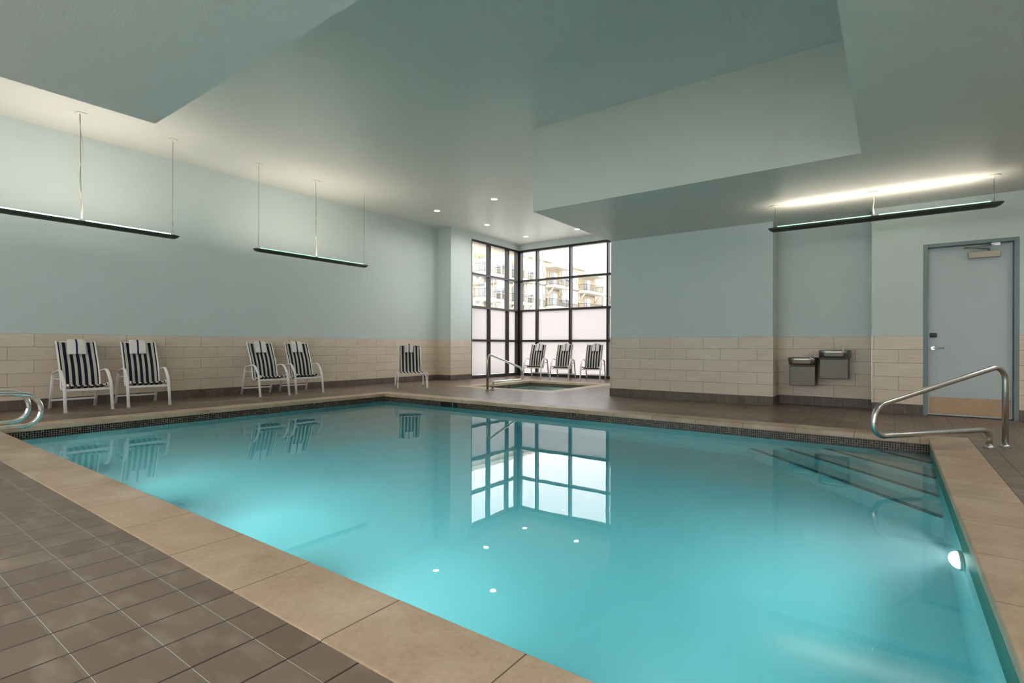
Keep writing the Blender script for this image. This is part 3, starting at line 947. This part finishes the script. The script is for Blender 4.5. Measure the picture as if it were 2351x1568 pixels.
# ------------------------------------------------------------------ drinking fountains
def fountain(x0, x1, ztop, zbot, label):
    root = empty('drinking_fountain', ((x0+x1)/2, YN-e, zbot), 0, label, 'drinking fountain', 'wall mounted drinking fountains')
    W = (x1-x0)/2; h = ztop-zbot; yf = -0.46
    # cabinet
    obj('cabinet', B((-W+0.025, -0.40, 0), (W-0.03, 0, h-0.145)), M_CAB, root, bevel=0.008)
    obj('gap_band', B((-W+0.03, -0.37, h-0.15), (W-0.03, 0, h-0.118)), M_BLACK, root)
    # basin with a rounded front and a dished top
    outl = []
    rr = 0.13
    for a in range(0, 91, 15): outl.append((W-rr+rr*math.cos(R(-a)), yf+rr-rr*math.sin(R(a))))
    for a in range(0, 91, 15): outl.append((-W+rr-rr*math.sin(R(a)), yf+rr-rr*math.cos(R(a))))
    outl = [(W, 0.0)] + outl + [(-W, 0.0)]
    cxm, cym = 0.0, -0.22
    def ringz(z, k, dy=0): return [((p[0]-cxm)*k+cxm, min(-0.0 if k == 1 else -0.03, (p[1]-cym)*k+cym+dy), z) for p in outl]
    bm = bmesh.new()
    levels = [(h-0.12, 0.97), (h-0.03, 1.0), (h-0.008, 0.995), (h, 0.975), (h-0.002, 0.90), (h-0.018, 0.84), (h-0.045, 0.60), (h-0.05, 0.2)]
    rs = [[bm.verts.new(p) for p in ringz(z, k)] for z, k in levels]
    m = len(outl)
    for a, b in zip(rs[:-1], rs[1:]):
        for i in range(m): bm.faces.new([a[i], a[(i+1)%m], b[(i+1)%m], b[i]]).smooth = True
    bm.faces.new(rs[-1]); bm.faces.new(rs[0][::-1])
    bmesh.ops.recalc_face_normals(bm, faces=bm.faces)
    obj('basin', bm, M_FOUNT, root)
    # push bar on the front
    pp = []
    for a in range(-90, 91, 15): pp.append((0.105+0.027*math.cos(R(a)), 0.027*math.sin(R(a))))
    for a in range(90, 271, 15): pp.append((-0.105+0.027*math.cos(R(a)), 0.027*math.sin(R(a))))
    bm = bmesh.new()
    f1 = [bm.verts.new((x, yf-0.006, h-0.068+z)) for x, z in pp]; f0 = [bm.verts.new((x*1.03, yf+0.004, h-0.068+z*1.1)) for x, z in pp]
    bm.faces.new(f1)
    for i in range(len(pp)): bm.faces.new([f0[i], f0[(i+1)%len(pp)], f1[(i+1)%len(pp)], f1[i]])
    bmesh.ops.recalc_face_normals(bm, faces=bm.faces)
    obj('push_bar', bm, M_CAB, root)
    bm = bmesh.new()
    cyl(bm, (W*0.52, -0.30, h-0.02), 0.02, 0.045, 'z', 18, 0.016)
    sweep(bm, fillet([(W*0.52, -0.30, h+0.02), (W*0.52, -0.30, h+0.04), (W*0.36, -0.30, h+0.058)], 0.012, 4), circ(0.008))
    obj('bubbler', bm, M_CHROME, root)
    bm = bmesh.new()
    v = [bm.verts.new(p) for p in ((W*0.36, -0.318, h+0.03), (W*0.36, -0.282, h+0.03), (W*0.22, -0.285, h+0.085), (W*0.22, -0.315, h+0.085), (W*0.38, -0.318, h+0.034), (W*0.38, -0.282, h+0.034), (W*0.24, -0.285, h+0.089), (W*0.24, -0.315, h+0.089))]
    for q in ((0,1,2,3),(7,6,5,4),(0,4,5,1),(1,5,6,2),(2,6,7,3),(3,7,4,0)): bm.faces.new([v[i] for i in q])
    obj('splash_guard', bm, M_PLASTIC, root)
    return root
fountain(-1.42, -0.985, 0.82, 0.355, 'lower left drinking fountain of two on the niche wall')
fountain(-0.975, -0.53, 0.945, 0.485, 'higher right drinking fountain of two on the niche wall')

# ------------------------------------------------------------------ lights
def pendant(cx0, cy0_, rz, zf, zc, label, tube_mat, cord=True, short=False, k=0.30, half=1.22, group='linear pendant lights'):
    root = empty('pendant_light', (cx0, cy0_, zf), rz, label, 'pendant light', group)
    LH = half + 0.09
    # curved trough, flared ends
    prof = [(-0.085, 0.055), (-0.07, 0.03), (-0.045, 0.008), (0, 0.0), (0.045, 0.008), (0.07, 0.03), (0.085, 0.055)]
    bm = bmesh.new()
    st_ = [(-LH, 0.55, 0.052), (-LH+0.03, 0.85, 0.02), (-LH+0.075, 1, 0.0), (LH-0.075, 1, 0.0), (LH-0.03, 0.85, 0.02), (LH, 0.55, 0.052)]
    rows = []
    for x, k, dz in st_:
        rows.append([bm.verts.new((x, p[0]*k, dz + p[1]*(1-dz/0.055))) for p in prof])
    for a, b in zip(rows[:-1], rows[1:]):
        for i in range(len(prof)-1): bm.faces.new([a[i], b[i], b[i+1], a[i+1]]).smooth = True
    o = obj('housing', bm, M_FIXT, root)
    s = o.modifiers.new('thick', 'SOLIDIFY'); s.thickness = 0.004
    for a, b in ((-half+0.03, -0.03), (0.06, half-0.03)):
        obj('tube', tube([(a, 0, 0.072), (b, 0, 0.072)], 0.013, 12), tube_mat, root)
    hz = zc-zf
    for x in (-half, half):
        obj('cable', tube([(x, 0, 0.30 if hz > 1 else 0.12), (x, 0, hz-0.03)], 0.003, 6), M_CABLE, root)
        bm = tube([(x-0.035, 0, 0.05), (x, 0, 0.16 if hz > 1 else 0.09)], 0.0022, 6)
        sweep(bm, [(x+0.035, 0, 0.05), (x, 0, 0.16 if hz > 1 else 0.09)], circ(0.0022, 6))
        sweep(bm, [(x, 0, 0.15 if hz > 1 else 0.085), (x, 0, 0.30 if hz > 1 else 0.125)], circ(0.004, 6))
        obj('cable_yoke', bm, M_CABLE, root)
        bm = cyl(bmesh.new(), (x, 0, hz-0.012), 0.065, 0.012, 'z', 28)
        cyl(bm, (x, 0, hz-0.035), 0.011, 0.025, 'z', 12)
        obj('canopy', bm, M_PLASTIC, root)
    obj('canopy', B((-0.06, -0.06, hz-0.014), (0.06, 0.06, hz)), M_PLASTIC, root, bevel=0.003)
    n = 22
    obj('power_cord', tube([(0.012*math.sin(i*0.5+0.4)*(hz), 0.006*math.sin(i*0.8), 0.06+(hz-0.075)*i/n) for i in range(n+1)], 0.0055, 8), M_CORD, root)
    if not short: obj('cable', tube([(0.006, 0.0, 0.06), (-0.01, 0, hz-0.01)], 0.003, 6), M_CABLE, root)
    ld = bpy.data.lights.new('pendant_lamp', 'AREA'); ld.shape = 'RECTANGLE'; ld.size = 2*half-0.1; ld.size_y = 0.06
    ld.energy = P_UP if not short else P_UP*k; ld.color = WARM; ld.spread = R(180)
    lo = bpy.data.objects.new('pendant_lamp', ld); COL.objects.link(lo); lo.parent = root
    lo.location = (0, 0, 0.095); lo.rotation_euler = (R(180), 0, 0)
    return root
pendant(-9.70, 2.50, R(90), 2.765, CH, 'long linear pendant light, nearest over the left deck', M_TUBE)
pendant(-9.70, 6.40, R(90), 2.765, CH, 'long linear pendant light, farther over the left deck', M_TUBEG)
pendant(-0.205, 8.70, 0, 2.725, CL, 'long linear pendant light hung before the fountain niche and door', M_TUBEG, short=True, k=0.055)
pendant(-9.70, -1.6, R(90), 2.765, CH, 'added fill pendant light behind the camera over the left deck', M_TUBE)  # unseen pendant added for fill from behind

for x, nm in ((-3.4, 'left'), (0.4, 'middle'), (3.2, 'right')):  # out-of-view pendants added as fill, bouncing off the low ceiling
    pendant(x, -1.4, R(90), 2.60, CL, 'added fill pendant light behind the camera, %s of three' % nm, M_TUBE, short=True, k=0.4)

def downlight(x, y, z, label, group, energy, r=0.075, size=None):
    root = empty('downlight', (x, y, z), 0, label, 'ceiling light', group)
    bm = bmesh.new()
    n = 32
    a = [bm.verts.new((r*1.25*math.cos(2*math.pi*i/n), r*1.25*math.sin(2*math.pi*i/n), -0.001)) for i in range(n)]
    b = [bm.verts.new((r*1.2*math.cos(2*math.pi*i/n), r*1.2*math.sin(2*math.pi*i/n), -0.008)) for i in range(n)]
    c = [bm.verts.new((r*math.cos(2*math.pi*i/n), r*math.sin(2*math.pi*i/n), -0.006)) for i in range(n)]
    for p, q in ((a, b), (b, c)):
        for i in range(n): bm.faces.new([p[i], p[(i+1)%n], q[(i+1)%n], q[i]])
    obj('trim_ring', bm, M_RING, root)
    obj('lens', cyl(bmesh.new(), (0, 0, -0.005), r, 0.003, 'z', n), M_LENS, root)
    ld = bpy.data.lights.new('down_lamp', 'AREA'); ld.shape = 'DISK'; ld.size = size or r*1.8
    ld.energy = energy; ld.color = (1.0, 0.95, 0.86) if z > 4 else DAYL; ld.spread = R(160)
    lo = bpy.data.objects.new('down_lamp', ld); COL.objects.link(lo); lo.parent = root; lo.location = (0, 0, -0.012)
for (x, y), lab in zip([(-9.34, 9.6), (-7.5, 9.6), (-9.26, 11.53), (-9.27, 13.47), (-7.45, 13.48)],
                       ['recessed ceiling light nearest the left wall, before the pillar', 'recessed ceiling light nearest the lowered ceiling corner, over the spa edge',
                        'recessed ceiling light left over the spa', 'recessed ceiling light in the window corner', 'recessed ceiling light before the back window, beside the lowered ceiling']):
    downlight(x, y, CH, lab, 'recessed lights in the high ceiling', P_DOWN)
for x in (-4.5, -1.6, 1.4, 3.6):  # unseen downlights added to fill the room from behind
    for y in (-3.0, -0.6):
        downlight(x, y, CL, 'added fill light in the lowered ceiling behind the camera', 'fill lights added behind the camera', P_FILL_REAR)
for y, nm in ((2.6, 'nearer'), (6.4, 'farther')):  # out-of-frame pendants added to brighten the right side
    pendant(2.7, y, R(90), 2.725, CL, 'added fill pendant light over the right deck, %s of two' % nm, M_TUBE, short=True, k=3.0)
for x in (2.3, 3.7):  # unseen downlights added as fill for the door side
    for y in (1.5, 4.0, 6.3, 8.4):
        downlight(x, y, CL, 'added fill light in the lowered ceiling over the right deck', 'fill lights added over the right deck', P_FILL_RIGHT)

# ------------------------------------------------------------------ outside: apartment building
KX = -42.0
M_SIDE = NT('taupe_lap_siding')
b_ = M_SIDE.brick(M_SIDE.uv(), 400, 0.28, 0.02, 0.0)
M_SIDE.col(M_SIDE.mix(b_.outputs['Fac'], srgb(140, 132, 118), srgb(112, 104, 92))); M_SIDE = M_SIDE.m
M_BATT = NT('cream_board_and_batten')
b_ = M_BATT.brick(M_BATT.uv(), 0.55, 400, 0.03, 0.0)
M_BATT.col(M_BATT.mix(b_.outputs['Fac'], srgb(188, 178, 154), srgb(166, 154, 130))); M_BATT = M_BATT.m
M_CREAM = simple('cream_trim', srgb(196, 188, 172), 0.6)
M_TANW = simple('tan_recess_wall', srgb(164, 144, 112), 0.6)
M_PANE = simple('pale_window_pane', srgb(190, 196, 198), 0.2)
M_DPANE = simple('grey_door_pane', srgb(120, 122, 120), 0.2)
M_RAILD = simple('black_balcony_railing', srgb(40, 38, 38), 0.5)
bd = empty('apartment_building', (0, 0, 0), 0, 'pale four storey apartment building with balconies seen through the clear upper windows', 'building')
ZB = 10.35
obj('siding_wall', B((KX-8, 40, -1), (KX, 130, ZB)), M_SIDE, bd)
obj('batten_wall', B((KX-8, 40, ZB), (KX+0.06, 130, 13.8)), M_BATT, bd)
obj('belt_course', B((KX, 40, ZB-0.18), (KX+0.14, 130, ZB+0.14)), M_CREAM, bd)
obj('cornice', B((KX-8, 39.5, 13.6), (KX+0.5, 130.5, 14.1)), M_CREAM, bd)
FL = [0.65, 3.8, 6.95, 10.1]
def bwin(y, z, w_=1.9, h_=1.75):
    f = obj('window', B((KX, y-w_/2-0.15, z-0.15), (KX+0.16, y+w_/2+0.15, z+h_+0.15)), M_CREAM, bd)
    obj('pane', B((KX+0.16, y-w_/2, z), (KX+0.19, y-0.04, z+h_)), M_PANE, f)
    obj('pane', B((KX+0.16, y+0.04, z), (KX+0.19, y+w_/2, z+h_)), M_PANE, f)
    obj('sash', B((KX+0.19, y+0.08, z), (KX+0.20, y+w_/2-0.04, z+h_*0.4)), M_DPANE, f)
def balcony(y, z, w_=4.4, roof=False):
    s = obj('balcony_slab', B((KX, y-w_/2, z-0.38), (KX+1.7, y+w_/2, z)), M_CREAM, bd)
    bm = bmesh.new()
    for zz in (0.12, 1.05): 
        box(bm, (KX+1.60, y-w_/2, z+zz), (KX+1.65, y+w_/2, z+zz+0.05))
        for yy in (y-w_/2, y+w_/2-0.05): box(bm, (KX, yy, z+zz), (KX+1.65, yy+0.05, z+zz+0.05))
    k = int(w_/0.22)
    for i in range(k+1):
        yy = y-w_/2+0.025+i*(w_-0.05)/k
        box(bm, (KX+1.61, yy-0.015, z+0.1), (KX+1.64, yy+0.015, z+1.08))
    for yy in (y-w_/2+0.01, y+w_/2-0.04):
        for i in range(7): box(bm, (KX+0.2+i*0.22, yy, z+0.1), (KX+0.23+i*0.22, yy+0.03, z+1.08))
    obj('railing', bm, M_RAILD, s)
    for yy in (y-w_/2+0.1, y+w_/2-0.35):
        bm = bmesh.new(); sweep(bm, [(KX+0.05, yy+0.12, z-1.7), (KX+1.35, yy+0.12, z-0.38)], rectp(0.2, 0.2, 0.05))
        box(bm, (KX, yy, z-1.9), (KX+0.2, yy+0.24, z-0.38))
        obj('bracket', bm, M_CREAM, s)
    obj('recess', B((KX+0.01, y-w_/2+0.3, z), (KX+0.12, y+w_/2-0.3, z+2.45)), M_TANW, s)
    obj('patio_door', B((KX+0.12, y-1.1, z), (KX+0.16, y-0.05, z+2.1)), M_DPANE, s)
    obj('patio_door', B((KX+0.12, y+0.02, z), (KX+0.16, y+1.1, z+2.1)), M_PANE, s)
    if roof:
        obj('balcony_roof', B((KX, y-w_/2-0.3, z+2.6), (KX+2.0, y+w_/2+0.3, z+3.1)), M_CREAM, bd)
BY = [44.5, 51.0, 60.5, 77.0, 95.0]
for y in (51.6, 58.7, 68.3, 79.3, 94.0):
    for z in FL[1:]:
        balcony(y, z, 6.2 if 75 < y < 85 else 4.2, roof=(z == FL[-1] and y > 60))
for y in (44.5, 47.9, 55.2, 62.3, 64.9, 71.9, 74.9, 86.5, 89.5, 99.0):
    for z in FL[1:]:
        bwin(y, z+1.05)
# bare red-twigged tree and ornamental grass outside
def shrub(name, loc, n, h, spread, mat, label, cat, r=0.02, droop=0.3, branch=0):
    bm = bmesh.new()
    rd = random.Random(3)
    def br(p, d, L, r_, lv):
        pts = [p]
        for k in range(4):
            d = (d + Vector((rd.uniform(-1,1), rd.uniform(-1,1), rd.uniform(-0.5,0.6)))*0.16).normalized()
            d = (d - Vector((0,0,droop*0.2))).normalized() if lv == 0 and not branch else d
            pts.append(pts[-1]+d*L/4)
        sweep(bm, pts, circ(r_, 5))
        if lv < branch:
            for k in range(4):
                dd = (d + Vector((rd.uniform(-1,1), rd.uniform(-1,1), rd.uniform(-0.2,0.9)))*0.8).normalized()
                br(pts[rd.choice((2,3,4))], dd, L*0.62, r_*0.55, lv+1)
    for i in range(n):
        a = rd.uniform(0, 2*math.pi)
        d = Vector((math.cos(a)*spread, math.sin(a)*spread, 1)).normalized()
        br(Vector((rd.uniform(-.1,.1), rd.uniform(-.1,.1), 0)), d, h*rd.uniform(0.7, 1.1), r, 0)
    o = obj(name, bm, mat); o.location = loc
    return tag(o, label, cat)
shrub('ornamental_grass', (-11.3, 13.3, 0), 90, 0.62, 0.75, simple('pale_green_blades', srgb(150, 160, 96), 0.7), 'clump of pale ornamental grass blurred behind the frosted left window', 'plant', 0.006)
shrub('bare_tree', (-30.5, 60.0, 0), 3, 4.2, 0.35, simple('reddish_bark', srgb(140, 92, 78), 0.8), 'bare reddish tree before the apartment building', 'tree', 0.09, 0, 3)
gm = simple('pale_paving', srgb(190, 186, 178), 0.9)
bm = bmesh.new(); poly(bm, [(-160, -60, -0.08), (XWIN-0.3, -60, -0.08), (XWIN-0.3, 200, -0.08), (-160, 200, -0.08)])
poly(bm, [(XWIN-0.3, YW+0.4, -0.08), (120, YW+0.4, -0.08), (120, 200, -0.08), (XWIN-0.3, 200, -0.08)])
struct('ground', bm, gm)
